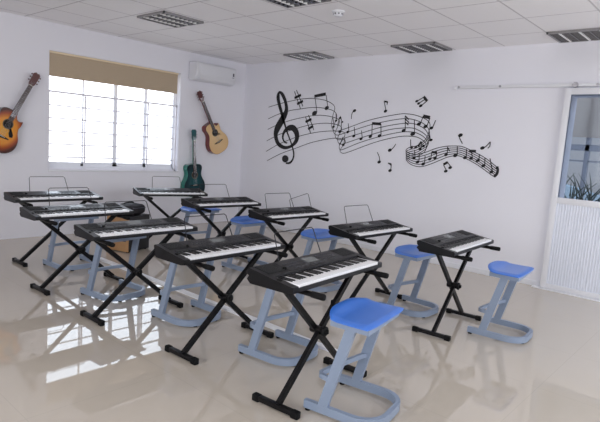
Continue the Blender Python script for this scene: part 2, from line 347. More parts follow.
WY0, WY1, WZ0, WZ1 = -3.247, -1.300, .845, 2.325     # window opening in the left wall
DX0, DX1, DZ1 = 5.14, 5.93, 2.10                      # doorway in the mural wall
wall_with_hole('wall_left', 'x', 0, -.2, YB, .2, [(WY0, WY1, WZ0, WZ1)])
wall_with_hole('wall_mural', 'y', 0, .2, 0, XR, [(DX0, DX1, 0, DZ1)])
wall_with_hole('wall_right', 'x', XR, .2, YB, .2, [(-4.6, -.5, .8, 2.35)])
wall_with_hole('wall_rear', 'y', YB, -.2, -.2, XR + .2, [(3.6, 8.4, .9, 2.35)])
struct(MB().box(-.2, XR + .2, YB - .2, .2, -.12, 0).build('floor', 'floor', smooth=False))
struct(MB().box(-.2, XR + .2, YB - .2, .2, H, H + .1).build('ceiling', 'ceiling', smooth=False))

# ------------------------------------------------------------------ window, grille, blind
w = struct(thing('window_1', 'white sliding window of four panes in the left wall', 'window', (-.13, (WY0 + WY1) / 2, WZ0)))
mb = MB()
x0, x1 = -.16, -.10
def loc_box(m, a, b, c, d, e, f, o=(-.13, (WY0 + WY1) / 2, WZ0), bev=0):
    m.box(a - o[0], b - o[0], c - o[1], d - o[1], e - o[2], f - o[2], bev)
f = .045
loc_box(mb, x0, x1, WY0, WY1, WZ0, WZ0 + .05); loc_box(mb, x0, x1, WY0, WY1, WZ1 - f, WZ1)
loc_box(mb, x0, x1, WY0, WY0 + .03, WZ0, WZ1); loc_box(mb, x0, x1, WY1 - .03, WY1, WZ0, WZ1)
mb.build('window_frame', 'alu', w)
edges = [WY0 + .03, -2.752, -2.280, -1.812, WY1 - .03]
for i in range(4):
    a, b = edges[i], edges[i + 1]
    mb = MB(); o = -.012 if i in (1, 2) else .012
    t = .026
    tl, tr_ = (.026 if i == 2 else .014), (.026 if i == 1 else .014)
    for (p, q) in ((a, a + tl), (b - tr_, b)): loc_box(mb, -.143 + o, -.117 + o, p, q, WZ0 + .05, WZ1 - f)
    loc_box(mb, -.143 + o, -.117 + o, a, b, WZ0 + .05, WZ0 + .10); loc_box(mb, -.143 + o, -.117 + o, a, b, WZ1 - f - .03, WZ1 - f)
    s = mb.build('window_sash', 'alu', w)
    mb = MB(); loc_box(mb, -.132 + o, -.128 + o, a + tl, b - tr_, WZ0 + .10, WZ1 - f - .03)
    mb.build('glass_pane', 'glass', s, smooth=False)
    mb = MB(); yy = b - .03 if i < 2 else a + .0
    loc_box(mb, -.117 + o, -.10 + o, yy, yy + .026, WZ0 + .055, WZ0 + .075)
    mb.build('window_latch', 'rubber', s)
struct(MB().box(-.11, .012, WY0, WY1, WZ0 - .02, WZ0 + .003, .003).build('trim_1', 'white_paint'))

g = thing('window_grille', 'white metal security grille of thin bars inside the window', 'window grille', (-.035, (WY0 + WY1) / 2, WZ0))
gy0, gy1 = WY0 + .004, WY1 - .028
o = (-.035, (WY0 + WY1) / 2, WZ0)
mb = MB()
for (a, b, c, d) in ((gy0, gy1, 1.822, 1.846), (gy0, gy1, WZ0 + .004, WZ0 + .024), (gy0, gy0 + .012, WZ0 + .004, 1.846), (gy1 - .022, gy1, WZ0 + .004, 1.846)):
    mb.box(-.01, .01, a - o[1], b - o[1], c - o[2], d - o[2])
mb.build('grille_frame', 'grille', g)
for z in (1.665, 1.505, 1.342, 1.178, 1.012):
    MB().box(-.006, .006, gy0 - o[1], gy1 - o[1], z - .008 - o[2], z + .008 - o[2]).build('grille_bar', 'grille', g)
for y in (-2.765, -1.825):
    MB().box(-.008, .008, y - .009 - o[1], y + .009 - o[1], 0.02, 1.822 - o[2]).build('grille_bar', 'grille', g)

b = thing('roller_blind', 'beige fabric roller blind rolled most of the way up over the window', 'window blind', (-.03, (WY0 + WY1) / 2, WZ1))
hw = (WY1 - WY0) / 2
prof = [(-.03 + .03 * math.cos(t), -.035 + .03 * math.sin(t)) for t in [i * PI / 8 for i in range(16)]]
mb = MB(); mb.prism([(p[0] + .01, p[1]) for p in prof], 'y', -hw + .004, hw - .05); mb.build('fabric_roll', 'blind', b)
MB().box(.008, .013, -hw + .003, hw - .05, -.29, -.03).build('blind_fabric', 'blind', b)
MB().box(-.02, .026, -hw + .003, hw - .045, -.026, -.003, .004).build('head_rail', 'blind_head', b)
MB().box(.004, .018, -hw + .003, hw - .05, -.308, -.288, .004).build('bottom_bar', 'blind', b)

# ------------------------------------------------------------------ sliding door with rail, and what stands outside it
d = struct(thing('door_1', 'white sliding door with a tinted upper pane and ribbed lower panel', 'door', (5.08, -.05, 0)))
dx0, dx1 = 5.082, 6.02
def db(m, a, b_, c, e, y0=-.018, y1=.018, bev=.003): m.box(a - 5.08, b_ - 5.08, y0, y1, c, e, bev)
mb = MB()
db(mb, dx0, dx0 + .06, .015, 2.17); db(mb, dx1 - .06, dx1, .015, 2.17)
db(mb, dx0 + .06, dx1 - .06, 2.105, 2.17); db(mb, dx0 + .06, dx1 - .06, .955, 1.02); db(mb, dx0 + .06, dx1 - .06, .015, .07)
mb.build('door_frame', 'white_paint', d)
mb = MB(); db(mb, dx0 + .06, dx1 - .06, 1.02, 2.105, -.003, .003, 0); mb.build('glass_pane', 'door_glass', d, smooth=False)
pts = []; n = 30; a0, a1 = dx0 + .06 - 5.08, dx1 - .06 - 5.08
for i in range(n):
    p = a0 + (a1 - a0) * i / n; q = (a1 - a0) / n
    pts += [(p, -.004), (p + q * .3, -.004), (p + q * .5, -.012), (p + q * .7, -.004)]
pts += [(a1, -.004), (a1, .008), (a0, .008)]
mb = MB(); mb.prism(pts, 'z', .07, .955); mb.build('ribbed_panel', 'door_panel', d, smooth=False)

r = thing('door_rail', 'long white sliding door rail on the wall above the door', 'door rail', (5.0, -.02, 2.20))
MB().box(-1.17, 1.25, -.035, .018, -.012, .022, .004).build('rail_track', 'white_paint', r)
for x in (-1.12, -.62, .38, .98): MB().lathe([(.012, -.045), (.014, -.035), (.014, -.03)], (x, 0, .005), 12, 'y').build('rail_bolt', 'chrome', r)
MB().box(-1.18, -1.15, -.045, .015, -.02, .012, .004).build('end_stop', 'alu', r)
for x in (.17, .82):
    MB().lathe([(.026, -.052), (.03, -.045), (.03, -.036)], (x, 0, .004), 18, 'y').build('rail_roller', 'chrome', r)
struct(MB().box(0.0, 5.14, -.012, 0, 0, .06, .002).build('baseboard_mural', 'white_paint'))
struct(MB().box(5.0, 6.1, -.085, -.02, 0, .012, .002).build('trim_2', 'alu'))

struct(MB().box(3.2, 8.2, .2, 4.2, -.1, 0).build('ground_outside', 'ground', smooth=False))
ow = struct(thing('window_2', 'grey framed window seen across the passage through the door pane', 'window', (5.5, 1.6, 0)))
mb = MB()
mb.box(-1.7, 2.2, -.04, .04, 1.566, 1.646); mb.box(-1.7, 2.2, -.03, .03, 1.42, 1.442)
for x in (-.83, -.515, .3, 1.1): mb.box(x - .025, x + .025, -.04, .04, .6, 2.6)
mb.box(-1.7, 2.2, -.05, .05, .5, .6); mb.build('window_frame', 'frame_out', ow, smooth=False)
MB().box(-1.7, 2.2, -.07, -.05, 1.74, 2.75).build('window_shade', 'shade', ow, smooth=False)
MB().box(-1.7, 2.2, -.08, .08, 0, .5).build('parapet', 'pot', ow, smooth=False)
pl = thing('agave_planter', 'spiky agave plant in a white trough outside behind the door pane', 'plant', (5.12, .75, 0))
MB().prism([(-.30, 0), (.30, 0), (.36, .85), (.31, .85), (.30, .80), (-.30, .80), (-.31, .85), (-.36, .85)], 'y', -.14, .14).build('trough', 'pot', pl)
for i in range(30):
    a = random.uniform(0, 2 * PI); l = random.uniform(.30, .66); s = random.uniform(.25, .95)
    bx, by = random.uniform(-.22, .22), random.uniform(-.06, .06)
    path = [Vector((bx + math.cos(a) * l * .5 * s * t * (.4 + t), by + math.sin(a) * l * .28 * s * t, .78 + l * (t - .25 * s * t * t))) for t in (0, .25, .5, .75, 1)]
    mb = MB(); mb.tube(path, [.007, .010, .009, .006, .001], n=6); mb.build('leaf', 'leaf', pl)
hb = MB()
pts = [(-8, -3)] + [(-8 + i * .8, .9 + .5 * math.sin(i * 1.3) + .35 * math.sin(i * 3.1)) for i in range(31)] + [(16, -3)]
hb.prism(pts, 'y', 12, 12.5); struct(hb.build('distant_trees', 'hill', smooth=False, loc=(0, 0, 0)))

# ------------------------------------------------------------------ ceiling: light fixtures, detector
lights = [
 (1.36, -2.91, .53, 'recessed louvred ceiling light above the window, farthest from the mural wall', .53),
 (3.20, -2.96, .53, 'louvred ceiling light cut off by the top edge of the picture', .53),
 (1.36, -.535, .46, 'louvred ceiling light beside the mural wall above the treble clef', .60),
 (3.16, -.535, .47, 'louvred ceiling light beside the mural wall above the middle of the staff', .60),
 (4.96, -.535, .47, 'louvred ceiling light beside the mural wall above the sliding door', .60)]
for (x, y, dep, lab, fw) in lights:
    t = thing('ceiling_light', lab, 'ceiling light', (x + .3, y + dep / 2, H), group='square louvred ceiling lights')
    hx, hy = fw / 2 - .008, dep / 2 - .008
    mb = MB()
    for (a, b_, c, e) in ((-hx, hx, -hy, -hy + .016), (-hx, hx, hy - .016, hy), (-hx, -hx + .016, -hy, hy), (hx - .016, hx, -hy, hy)):
        mb.box(a, b_, c, e, -.022, -.001)
    mb.build('fixture_frame', 'fixture_frame', t)
    MB().box(-hx + .016, hx - .016, -hy + .016, hy - .016, -.004, -.0005).build('reflector', 'lightback', t, smooth=False)
    for k in range(3):
        xx = (-.18 + .18 * k) * fw / .6
        MB().lathe([(.011, -hy + .02), (.013, -hy + .03), (.013, hy - .03), (.011, hy - .02)], (xx, 0, -.014), 10, 'y').build('fluorescent_tube', 'tube', t)
    mb = MB()
    for xx in [q * fw / .6 for q in (-.27, -.09, .09, .27)]: mb.prism([(xx - .012, -.003), (xx + .012, -.003), (xx + .002, -.024), (xx - .002, -.024)], 'y', -hy + .017, hy - .017)
    nb = 9
    for k in range(nb):
        yy = -hy + .03 + (2 * hy - .06) * k / (nb - 1)
        mb.prism([(yy - .007, -.005), (yy + .007, -.005), (yy + .0015, -.0235), (yy - .0015, -.0235)], 'x', -hx + .017, hx - .017)
    mb.build('louvre', 'louvre', t, smooth=False)
t = thing('smoke_detector', 'small round white smoke detector on the ceiling', 'smoke detector', (3.56, -2.08, H))
MB().lathe([(.062, 0), (.062, -.012), (.055, -.02), (.05, -.022)], n=24).build('detector_base', 'white_paint', t)
MB().lathe([(.042, -.02), (.044, -.036), (.034, -.05), (.012, -.055)], n=24).build('detector_cap', 'white_paint', t)
for k in range(8):
    a = k * PI / 4
    MB().box(-.006, .006, -.003, .003, -.036, -.024).build('vent_slot', 'dark', t, loc=(.0435 * math.sin(a), .0435 * math.cos(a), 0), rot=(0, 0, -a))

# ------------------------------------------------------------------ air conditioner
t = thing('wall_mounted_air_conditioner', 'white split air conditioner high on the left wall near the corner', 'air conditioner', (0, -.775, 2.25))
prof = [(.002, .0), (.10, -.004), (.165, .018), (.198, .075), (.205, .13), (.205, .245), (.19, .27), (.002, .275)]
prof = [tuple(p) for p in prof]
mb = MB(); mb.prism(prof, 'y', -.395, .395); o_ = mb.build('casing', 'ac', t)
bv = o_.modifiers.new('b', 'BEVEL'); bv.width = .02; bv.segments = 3; bv.limit_method = 'ANGLE'; bv.angle_limit = R(50)
MB().box(.2035, .2075, -.33, .385, .085, .24, .001).build('front_panel', 'ac', t)
mb = MB(); mb.prism([(.120, .001), (.172, .024), (.196, .066), (.202, .066), (.178, .02), (.122, -.005)], 'y', -.32, .34); mb.build('air_flap', 'ac', t)
MB().box(.207, .2095, .315, .345, .135, .185, .001).build('badge', 'dark', t)
MB().box(.207, .2085, .3, .345, .112, .120).build('display_strip', 'dark', t)

# ------------------------------------------------------------------ guitars on the left wall
def guitar(name, label, cut, tops, sides, head, y, z, tilt):
    D0, D1 = .001, .106
    s_ = (6.77 - D1) / 6.77
    y = -6.094 + s_ * (y + 6.094); z = 1.39 + s_ * (z - 1.39)
    t = thing(name, label, 'guitar', (0, y, z), rot=(R(-tilt), 0, 0), group='acoustic guitars on the left wall')
    left = [(0, -.322), (-.08, -.316), (-.14, -.290), (-.185, -.240), (-.2, -.18), (-.186, -.11), (-.148, -.05), (-.128, 0), (-.13, .05), (-.142, .10), (-.134, .14), (-.098, .165), (-.028, .172)]
    if cut: right = [(.028, .170), (.04, .135), (.062, .098), (.095, .088), (.125, .104), (.132, .104), (.134, .085), (.134, .045), (.128, 0), (.148, -.05), (.186, -.11), (.2, -.18), (.185, -.240), (.14, -.290), (.08, -.316)]
    else: right = [(-a, b_) for a, b_ in left[1:]][::-1]
    left = [(a, b_ * (1.08 if b_ < 0 else 1)) for a, b_ in left]; right = [(a, b_ * (1.08 if b_ < 0 else 1)) for a, b_ in right]
    out = [tuple(v) for v in spline([(a, b_, 0) for a, b_ in left + right], 5, closed=True)]
    out = [(v[0], v[1]) for v in out]
    mb = MB(); mb.prism(out, 'x', D0, D1); mb.build('body', sides, t)
    def inset(k): return [(a * k, (b_ + .075) * k - .075) for a, b_ in out]
    mb = MB(); mb.prism(inset(.985), 'x', D1 - .002, D1 + .003); mb.build('soundboard', tops, t)
    MB().lathe([(.060, 0), (.060, .0008)], (D1 + .003, 0, 0), 32, 'x').build('rosette', 'rosette', t)
    MB().lathe([(.049, 0), (.049, .0018)], (D1 + .003, 0, 0), 32, 'x').build('sound_hole', 'hole', t)
    br = MB(); br.prism([(-.085, -.165), (-.04, -.172), (0, -.180), (.04, -.172), (.085, -.165), (.088, -.155), (.04, -.152), (-.04, -.152), (-.088, -.155)], 'x', D1 + .002, D1 + .012)
    br = br.build('bridge', 'hole', t); MB().box(D1 + .012, D1 + .016, -.038, .038, -.162, -.158).build('saddle', 'bone', br)
    if cut: MB().prism([(.035, -.045), (.06, -.05), (.105, -.085), (.115, -.12), (.08, -.13), (.05, -.09), (.055, -.03)], 'x', D1 + .003, D1 + .0045).build('pickguard', 'hole' if sides == 'dark_side' else tops, t)
    mb = MB(); mb.prism([(-.029, -.0 + .045), (.029, .045), (.0225, .535), (-.0225, .535)], 'x', D1 + .002, D1 + .011)
    nk = mb.build('fretboard', 'neck', t)
    mb = MB()
    for k in range(1, 20):
        zz = .535 - .65 * (1 - 2 ** (-k / 12)); hwid = .0225 + (.535 - zz) * .0132
        mb.box(D1 + .0105, D1 + .0125, -hwid, hwid, zz - .001, zz + .001)
    mb.build('frets', 'chrome', nk)
    mb = MB(); mb.prism([(-.027, .16), (.027, .16), (.021, .535), (-.021, .535)], 'x', D1 - .018, D1 + .002); mb.build('neck', sides, t)
    hd = MB(); hd.prism([(-.0225, .535), (.0225, .535), (.036, .565), (.039, .69), (.02, .708), (0, .70), (-.02, .708), (-.039, .69), (-.036, .565)], 'x', D1 - .014, D1 + .004)
    hd = hd.build('headstock', head, t)
    for sx in (-1, 1):
        for k in range(3):
            zz = .59 + .04 * k
            MB().lathe([(.004, 0), (.004, .008), (.008, .010), (.009, .018), (.005, .022)], (0, 0, 0), 10, 'z').build('tuning_peg', 'chrome' if head != 'headstock' else 'headstock', hd, loc=(D1 - .006, sx * .038, zz), rot=(R(-90 * sx), 0, 0))
    MB().box(D1 + .004, D1 + .014, -.022, .022, .533, .539).build('nut', 'bone', hd)
    for k in range(6):
        u = -1 + 2 * k / 5
        MB().tube([(D1 + .016, u * .028, -.16), (D1 + .0135, u * .018, .536), (D1 + .006, u * .02, .60)], .0007, 5).build('string', 'chrome', t)
    MB().box(0, D1 - .03, -.007, .007, .44, .452).build('wall_hanger', 'white_paint', t)
    return t
guitar('acoustic_guitar', 'sunburst orange cutaway acoustic guitar left of the window, cut off by the picture edge', True, 'top_sun', 'dark_side', 'headstock', -3.72, 1.387, 28)
guitar('acoustic_guitar', 'natural pale wood cutaway acoustic guitar with dark red sides below the air conditioner', True, 'top_nat', 'mahogany', 'headstock', -.600, 1.480, -30)
guitar('acoustic_guitar', 'teal green acoustic guitar standing upright just right of the window', False, 'top_teal', 'teal_side', 'teal_head', -.968, .789, -4)

# ------------------------------------------------------------------ mural: black vinyl staff and notes
YM = -.0025
def strip(mb, pts, wd, y=YM, k=4, smooth=True):
    """flat ribbon on the wall; wd: half width or list"""
    P = spline([(p[0], p[1], 0) for p in pts], k) if smooth and len(pts) > 2 else [Vector((p[0], p[1], 0)) for p in pts]
    if isinstance(wd, list):
        Wd = [v.x for v in spline([(q, 0, 0) for q in wd], k)]
    else: Wd = [wd] * len(P)
    rows = []
    for i, p in enumerate(P):
        dv = (P[min(i + 1, len(P) - 1)] - P[max(i - 1, 0)]).normalized(); nn = Vector((-dv.y, dv.x, 0))
        a, c = p + nn * Wd[i], p - nn * Wd[i]
        rows.append((mb.b.verts.new((a.x, y, a.y)), mb.b.verts.new((c.x, y, c.y))))
    for A, B in zip(rows, rows[1:]): mb.b.faces.new((A[0], A[1], B[1], B[0]))
def disc(mb, x, z, a, b_, rot, y):
    vs = []
    for j in range(20):
        u, v = a * math.cos(j * PI / 10), b_ * math.sin(j * PI / 10)
        vs.append(mb.b.verts.new((x + u * math.cos(rot) - v * math.sin(rot), y, z + u * math.sin(rot) + v * math.cos(rot))))
    mb.b.faces.new(vs)
def decal_mesh(mb, name, parent=None, org=None):
    o = mb.build(name, 'decal', parent, smooth=False)
    if org:
        for v in o.data.vertices: v.co -= Vector(org)
        o.location = org
    return o
mur = thing('music_staff_decal', 'large black music staff wall decal with treble clef winding across the wall', 'wall decal', (0, 0, 0))
mb = MB()
for i, L in enumerate(STAFF): strip(mb, L, .0046, YM - .0001 * i, 4)
decal_mesh(mb, 'staff_ribbon', mur)
mb = MB(); strip(mb, [c[:2] for c in CLEF], [c[2] * 1.75 for c in CLEF], YM - .001, 5)
disc(mb, CLEF_BALL[0], CLEF_BALL[1], CLEF_BALL[2] * 1.3, CLEF_BALL[2] * 1.05, R(90) * 0, YM - .0012); decal_mesh(mb, 'treble_clef', mur)
for S in SHARPS:
    mb = MB()
    for k, s in enumerate(S['strokes']): strip(mb, s, .0068, YM - .001)
    for s in S['bars']: strip(mb, s, .019, YM - .0012)
    decal_mesh(mb, 'sharp_sign', mur)
mb = MB(); strip(mb, BAR, .016, YM - .0014); decal_mesh(mb, 'end_bar', mur)
for (lab, heads, stems, beams) in NOTES:
    mb = MB()
    for (x, z, r_) in heads: disc(mb, x, z, r_ * 1.4, r_ * .95, R(22), YM - .0016)
    for s in stems: strip(mb, s, .0058, YM - .0018)
    for (a, c, wd) in beams: strip(mb, [a, c], wd * .62, YM - .002)
    if lab == 'S': decal_mesh(mb, 'music_note', mur)
    else: tag(decal_mesh(mb, 'music_note_decal', org=(heads[0][0], 0, heads[0][1])), lab, 'wall decal', 'loose black notes around the staff decal')

# ------------------------------------------------------------------ keyboards
KL, KD = .893, .150
def slope(x): return .080 - (x + .145) * (.022 / .14)      # control panel surface
body_out = [(-KD + .002, .020), (-.125, 0), (.12, 0), (KD, .006), (KD, .024), (.147, .030)]
KM = {}
mb = MB()
bed = [(-KD + .002, .020), (-.125, 0), (.12, 0), (KD, .006), (KD, .024), (.148, .028), (.004, .028), (-.003, slope(-.003)), (-.138, .0795), (-KD, .072), (-KD + .004, .045), (-KD + .014, .040)]
mb.prism(bed, 'y', -KL / 2 + .045, KL / 2 - .045)
chk = [(-KD + .002, .020), (-.125, 0), (.12, 0), (KD, .006), (KD, .026), (.148, .036), (.02, .0535), (-.003, slope(-.003)), (-.138, .0795), (-KD, .072), (-KD + .004, .045), (-KD + .014, .040)]
mb.prism(chk, 'y', -KL / 2, -KL / 2 + .045); mb.prism(chk, 'y', KL / 2 - .045, KL / 2)
KM['body'] = mb.mesh('keyboard_body', 'black_plastic')
def on_panel(mb, x0, x1, y0, y1, h, bev=0):
    a = math.atan(.022 / .14); xm = (x0 + x1) / 2
    mb.box(x0, x1, y0, y1, slope(xm) - .002, slope(xm) + h, bev, Matrix.Rotation(a, 3, 'Y'), (xm, 0, slope(xm)))
mb = MB(); on_panel(mb, -.135, -.012, -.26, .26, .0012); KM['panel'] = mb.mesh('control_panel', 'panel_plastic')
mb = MB(); on_panel(mb, -.128, -.03, -.415, -.285, .0022, .001)
for k in range(9): on_panel(mb, -.124 + k * .011, -.120 + k * .011, -.415, -.295, .0035)
KM['grl'] = mb.mesh('speaker_grille', 'grille_black')
mb = MB(); on_panel(mb, -.128, -.03, .285, .415, .0022, .001)
for k in range(9): on_panel(mb, -.124 + k * .011, -.120 + k * .011, .295, .415, .0035)
KM['grr'] = mb.mesh('speaker_grille', 'grille_black')
mb = MB(); on_panel(mb, -.112, -.050, -.05, .06, .0022); KM['lcd'] = mb.mesh('display', 'lcd')
BT = []
a_ = math.atan(.022 / .14)
for yy in [-.235 + .022 * k for k in range(8)]:
    for xx in (-.095, -.065): BT.append((xx, yy))
for yy in [.085 + .02 * k for k in range(8)]:
    for xx in (-.11, -.085, -.06): BT.append((xx, yy))
for yy in [-.20 + .034 * k for k in range(12)]: BT.append((-.032, yy))
KM['btn'] = MB().box(0, .008, 0, .013, -.001, .004, .001).mesh('button', 'button')
KM['knob'] = MB().lathe([(.011, 0), (.011, .008), (.009, .011), (.002, .012)], n=16).mesh('volume_knob', 'rubber')
KM['pitch'] = MB().lathe([(.016, -.006), (.017, 0), (.016, .006)], n=18, axis='y').mesh('pitch_wheel', 'rubber')
wp = .805 / 36
KM['wk'] = MB().box(0, .138, -wp / 2 + .0006, wp / 2 - .0006, 0, .016, .0012).mesh('white_key', 'white_key')
KM['bk'] = MB().box(0, .086, -.0054, .0054, 0, .0165, .0015).mesh('black_key', 'black_key')
def rest_mesh(w0, w1, h, lean, skew=0):
    p = [(0, -w0, 0), (-lean * .93, -w1 - .004, h * .93), (-lean, -w1 + .01, h), (-lean, w1 - .01, h + skew), (-lean * .93, w1 + .004, h * .93 + skew), (0, w0, 0)]
    return MB().tube(p, .0030, 6).mesh('music_rest', 'wire')
KM['rest'] = rest_mesh(.20, .18, .146, .06)

def keyboard(label, x, y, rz, z, rest=None, extra=None):
    t = thing('electronic_keyboard', label, 'keyboard', (x, y, z), rz, 'electronic keyboards on folding stands')
    place('body', KM['body'], t); place('control_panel', KM['panel'], t); place('speaker_grille', KM['grl'], t); place('speaker_grille', KM['grr'], t)
    place('display', KM['lcd'], t)
    [place('button', KM['btn'], t, (bx, by, slope(bx)), (0, a_, 0)) for bx, by in BT]
    place('volume_knob', KM['knob'], t, (-.045, -.272, slope(-.045)))
    place('pitch_wheel', KM['pitch'], t, (.045, -KL / 2 + .022, .0395))
    for k in range(36):
        yy = -.4025 + wp * (k + .5)
        place('white_key', KM['wk'], t, (.006, yy, .0285))
        if k % 7 in (0, 1, 3, 4, 5) and k < 35: place('black_key', KM['bk'], t, (.005, yy + wp / 2, .034))
    if rest: place('music_rest', KM['rest'], t, (-.143, rest[0], .078), (0, 0, 0))
    if extra: place('music_rest', extra[0], t, extra[1], extra[2], label='second wire music rest standing crooked')
    return t

# ------------------------------------------------------------------ X stands
SP, FL = .686, .262
ZA = .625     # usual centre height of the support arms
SM = {}
SM['foot'] = MB().box(-FL / 2, FL / 2, -.016, .016, .008, .036, .004).mesh('foot_bar', 'stand')
SM['cap'] = MB().box(-.023, .023, -.018, .018, .0, .039, .007).mesh('rubber_cap', 'rubber')
sec = [(-.010, -.018), (.010, -.018), (.010, .018), (-.010, .018)]
def strut(sgn, xo, za): return MB().tube([(xo, -sgn * SP / 2, .03), (xo, sgn * .33, za)], 1, sec=[(-.016, -.012), (.016, -.012), (.016, .012), (-.016, .012)], up=(1, 0, 0)).mesh('strut', 'stand')
SM['arm'] = MB().tube([(-.17, 0, 0), (.20, 0, 0)], .0135, 10).mesh('support_arm', 'stand')
SM['grip'] = MB().lathe([(.0138, .0), (.0165, .006), (.0175, .07), (.015, .08), (.008, .083)], n=12, axis='x').mesh('rubber_grip', 'rubber')
SM['bolt'] = MB().lathe([(.022, -.042), (.024, -.036), (.024, .036), (.026, .042), (.030, .047), (.030, .056), (.018, .06)], n=16, axis='x').mesh('pivot_bolt', 'stand')
SM['knob'] = MB().box(.058, .072, -.012, .012, -.012, .012, .004).mesh('locking_knob', 'rubber')
def stand(label, x, y, rz, za):
    t = thing('keyboard_stand', label, 'keyboard stand', (x, y, 0), rz, 'black folding cross-leg keyboard stands')
    for s in (-1, 1):
        fo = place('foot_bar', SM['foot'], t, (0, s * SP / 2, 0))
        for e in (-1, 1): place('rubber_cap', SM['cap'], fo, (e * FL / 2, 0, 0))
        ar = place('support_arm', SM['arm'], t, (0, s * .33, za))
        place('rubber_grip', SM['grip'], ar, (.165, 0, 0))
    place('strut', strut(1, .016, za), t); place('strut', strut(-1, -.016, za), t)
    zc = .03 + (za - .03) * .51
    bo = place('pivot_bolt', SM['bolt'], t, (0, 0, zc)); place('locking_knob', SM['knob'], bo)
    return t

# ------------------------------------------------------------------ stools
TM = {}
def rect(a, b_): return [(-a, -b_), (a, -b_), (a, b_), (-a, b_)]
arc = lambda cx, cy, r_, a0, a1, n=7: [(cx + r_ * math.cos(R(a0 + (a1 - a0) * i / (n - 1))), cy + r_ * math.sin(R(a0 + (a1 - a0) * i / (n - 1)))) for i in range(n)]
BW, TZ = .195, .545
path = [(-.185, -BW), (.04, -BW), (.09, -BW)] + arc(.095, -BW + .130, .130, -90, 0)[1:] + arc(.095, BW - .130, .130, 0, 90)[:-1] + [(.09, BW), (.04, BW), (-.185, BW)]
TM['base'] = MB().tube([(a, b_, .034) for a, b_ in path], 1, sec=rect(.0135, .022)).mesh('base_frame', 'stool')
TM['cap'] = MB().lathe([(.015, 0), (.016, .004), (.014, .013)], n=12).mesh('rubber_foot', 'rubber')
def leg(s): return MB().tube([(-.075, s * BW, .05), (.045, s * (BW - .012), TZ - .05)], 1, sec=rect(.0125, .027), up=(1, 0, .25)).mesh('leg', 'stool')
TM['l0'], TM['l1'] = leg(-1), leg(1)
fz = .215; fx = -.03
TM['rest'] = MB().tube([(fx, -BW + .014, fz - .012), (fx - .045, -BW + .010, fz - .014)] + [(a, b_, fz - .012) for a, b_ in arc(fx - .055, -BW + .048, .038, -90, -200, 6)] + [(fx - .06, -.02, fz), (fx - .01, BW - .03, fz + .006), (fx + .004, BW - .012, fz + .008)], 1, sec=rect(.010, .013)).mesh('footrest', 'stool')
mb = MB(); mb.tube([(a, b_, TZ - .035) for a, b_ in [(-.055, -.20), (.13, -.20), (.13, .20), (-.055, .20)]], 1, closed=True, sec=rect(.012, .019)); TM['sf'] = mb.mesh('seat_frame', 'stool', smooth=False)
# saddle seat: rounded towards the keyboard, straight at the other edge, raised lip on the round side
nu, nv = 14, 16; x0s, x1s, hw_ = -.115, .165, .236
def seat_mesh():
    mb = MB(); top, bot = [], []
    for i in range(nu + 1):
        u = i / nu; ra, rb = [], []
        for j in range(nv + 1):
            v = -1 + 2 * j / nv
            xl = x0s + .060 * abs(v) ** 3.2 ; xr = x1s - .012 * abs(v) ** 6
            x = xl + (xr - xl) * u
            y = v * (hw_ - .008 * (1 - u) ** 2)
            lip = .030 * max(0, 1 - (x - x0s) / .10) ** 1.5
            edge = .010 * (1 if (u < .01 or u > .99 or abs(v) > .99) else 0)
            z = TZ - .004 + lip - edge - .006 * (1 - v * v) * math.sin(PI * min(1, max(0, u)))
            ra.append(mb.b.verts.new((x, y, z))); rb.append(mb.b.verts.new((x, y, z - .014 + edge * .7)))
        top.append(ra); bot.append(rb)
    for i in range(nu):
        for j in range(nv):
            mb.b.faces.new((top[i][j], top[i + 1][j], top[i + 1][j + 1], top[i][j + 1]))
            mb.b.faces.new((bot[i][j], bot[i][j + 1], bot[i + 1][j + 1], bot[i + 1][j]))
    ring = [(0, j) for j in range(nv)] + [(i, nv) for i in range(nu)] + [(nu, j) for j in range(nv, 0, -1)] + [(i, 0) for i in range(nu, 0, -1)]
    for a, c in zip(ring, ring[1:] + ring[:1]):
        mb.b.faces.new((top[a[0]][a[1]], top[c[0]][c[1]], bot[c[0]][c[1]], bot[a[0]][a[1]]))
    return mb.mesh('seat', 'seat')
TM['seat'] = seat_mesh()
def stool(label, x, y, rz):
    t = thing('stool', label, 'stool', (x, y, 0), rz, 'blue-seated grey tube stools')
    ba = place('base_frame', TM['base'], t)
    for (a, c) in ((-.165, -BW), (-.165, BW), (.205, -.10), (.205, .10)): place('rubber_foot', TM['cap'], ba, (a, c, 0))
    place('leg', TM['l0'], t); place('leg', TM['l1'], t); place('footrest', TM['rest'], t)
    place('seat_frame', TM['sf'], t); place('seat', TM['seat'], t)
    return t

ord_ = ['first', 'second', 'third', 'fourth', 'fifth']
KB = [(1.301, -3.719, .011), (2.310, -3.944, .037), (3.222, -3.910, .015), (4.159, -3.849, .036), (4.988, -3.850, .085),
      (1.095, -2.160, -.249), (2.255, -2.274, -.069), (3.160, -2.126, -.023), (4.202, -2.154, -.021), (4.996, -2.114, .069)]
ST = [(1.601, -3.679, .05), (2.722, -3.823, .14), (3.568, -3.676, .06), (4.500, -3.612, .10), (5.263, -3.83, .16),
      (1.690, -2.166, -.03), (2.636, -2.203, 0), (3.579, -2.122, -.03), (4.559, -2.006, -.02), (5.345, -1.945, .08)]
klab = ['black keyboard farthest left, at the window end of the front row',
 'black keyboard second from the left in the front row, overlapping the farthest left one',
 'black keyboard in the front row standing before the wooden box, third from the left',
 'black keyboard in the middle of the front row, fourth from the left',
 'black keyboard nearest the camera, in front of the large blue stool',
 'black keyboard directly in front of the teal guitar, window end of the back row',
 'black keyboard second in the back row, just right of the teal guitar',
 'black keyboard with two wire rests under the treble clef, middle of the back row',
 'black keyboard with one wire rest, left neighbour of the one without a rest',
 'black keyboard with no music rest, rightmost in the back row']
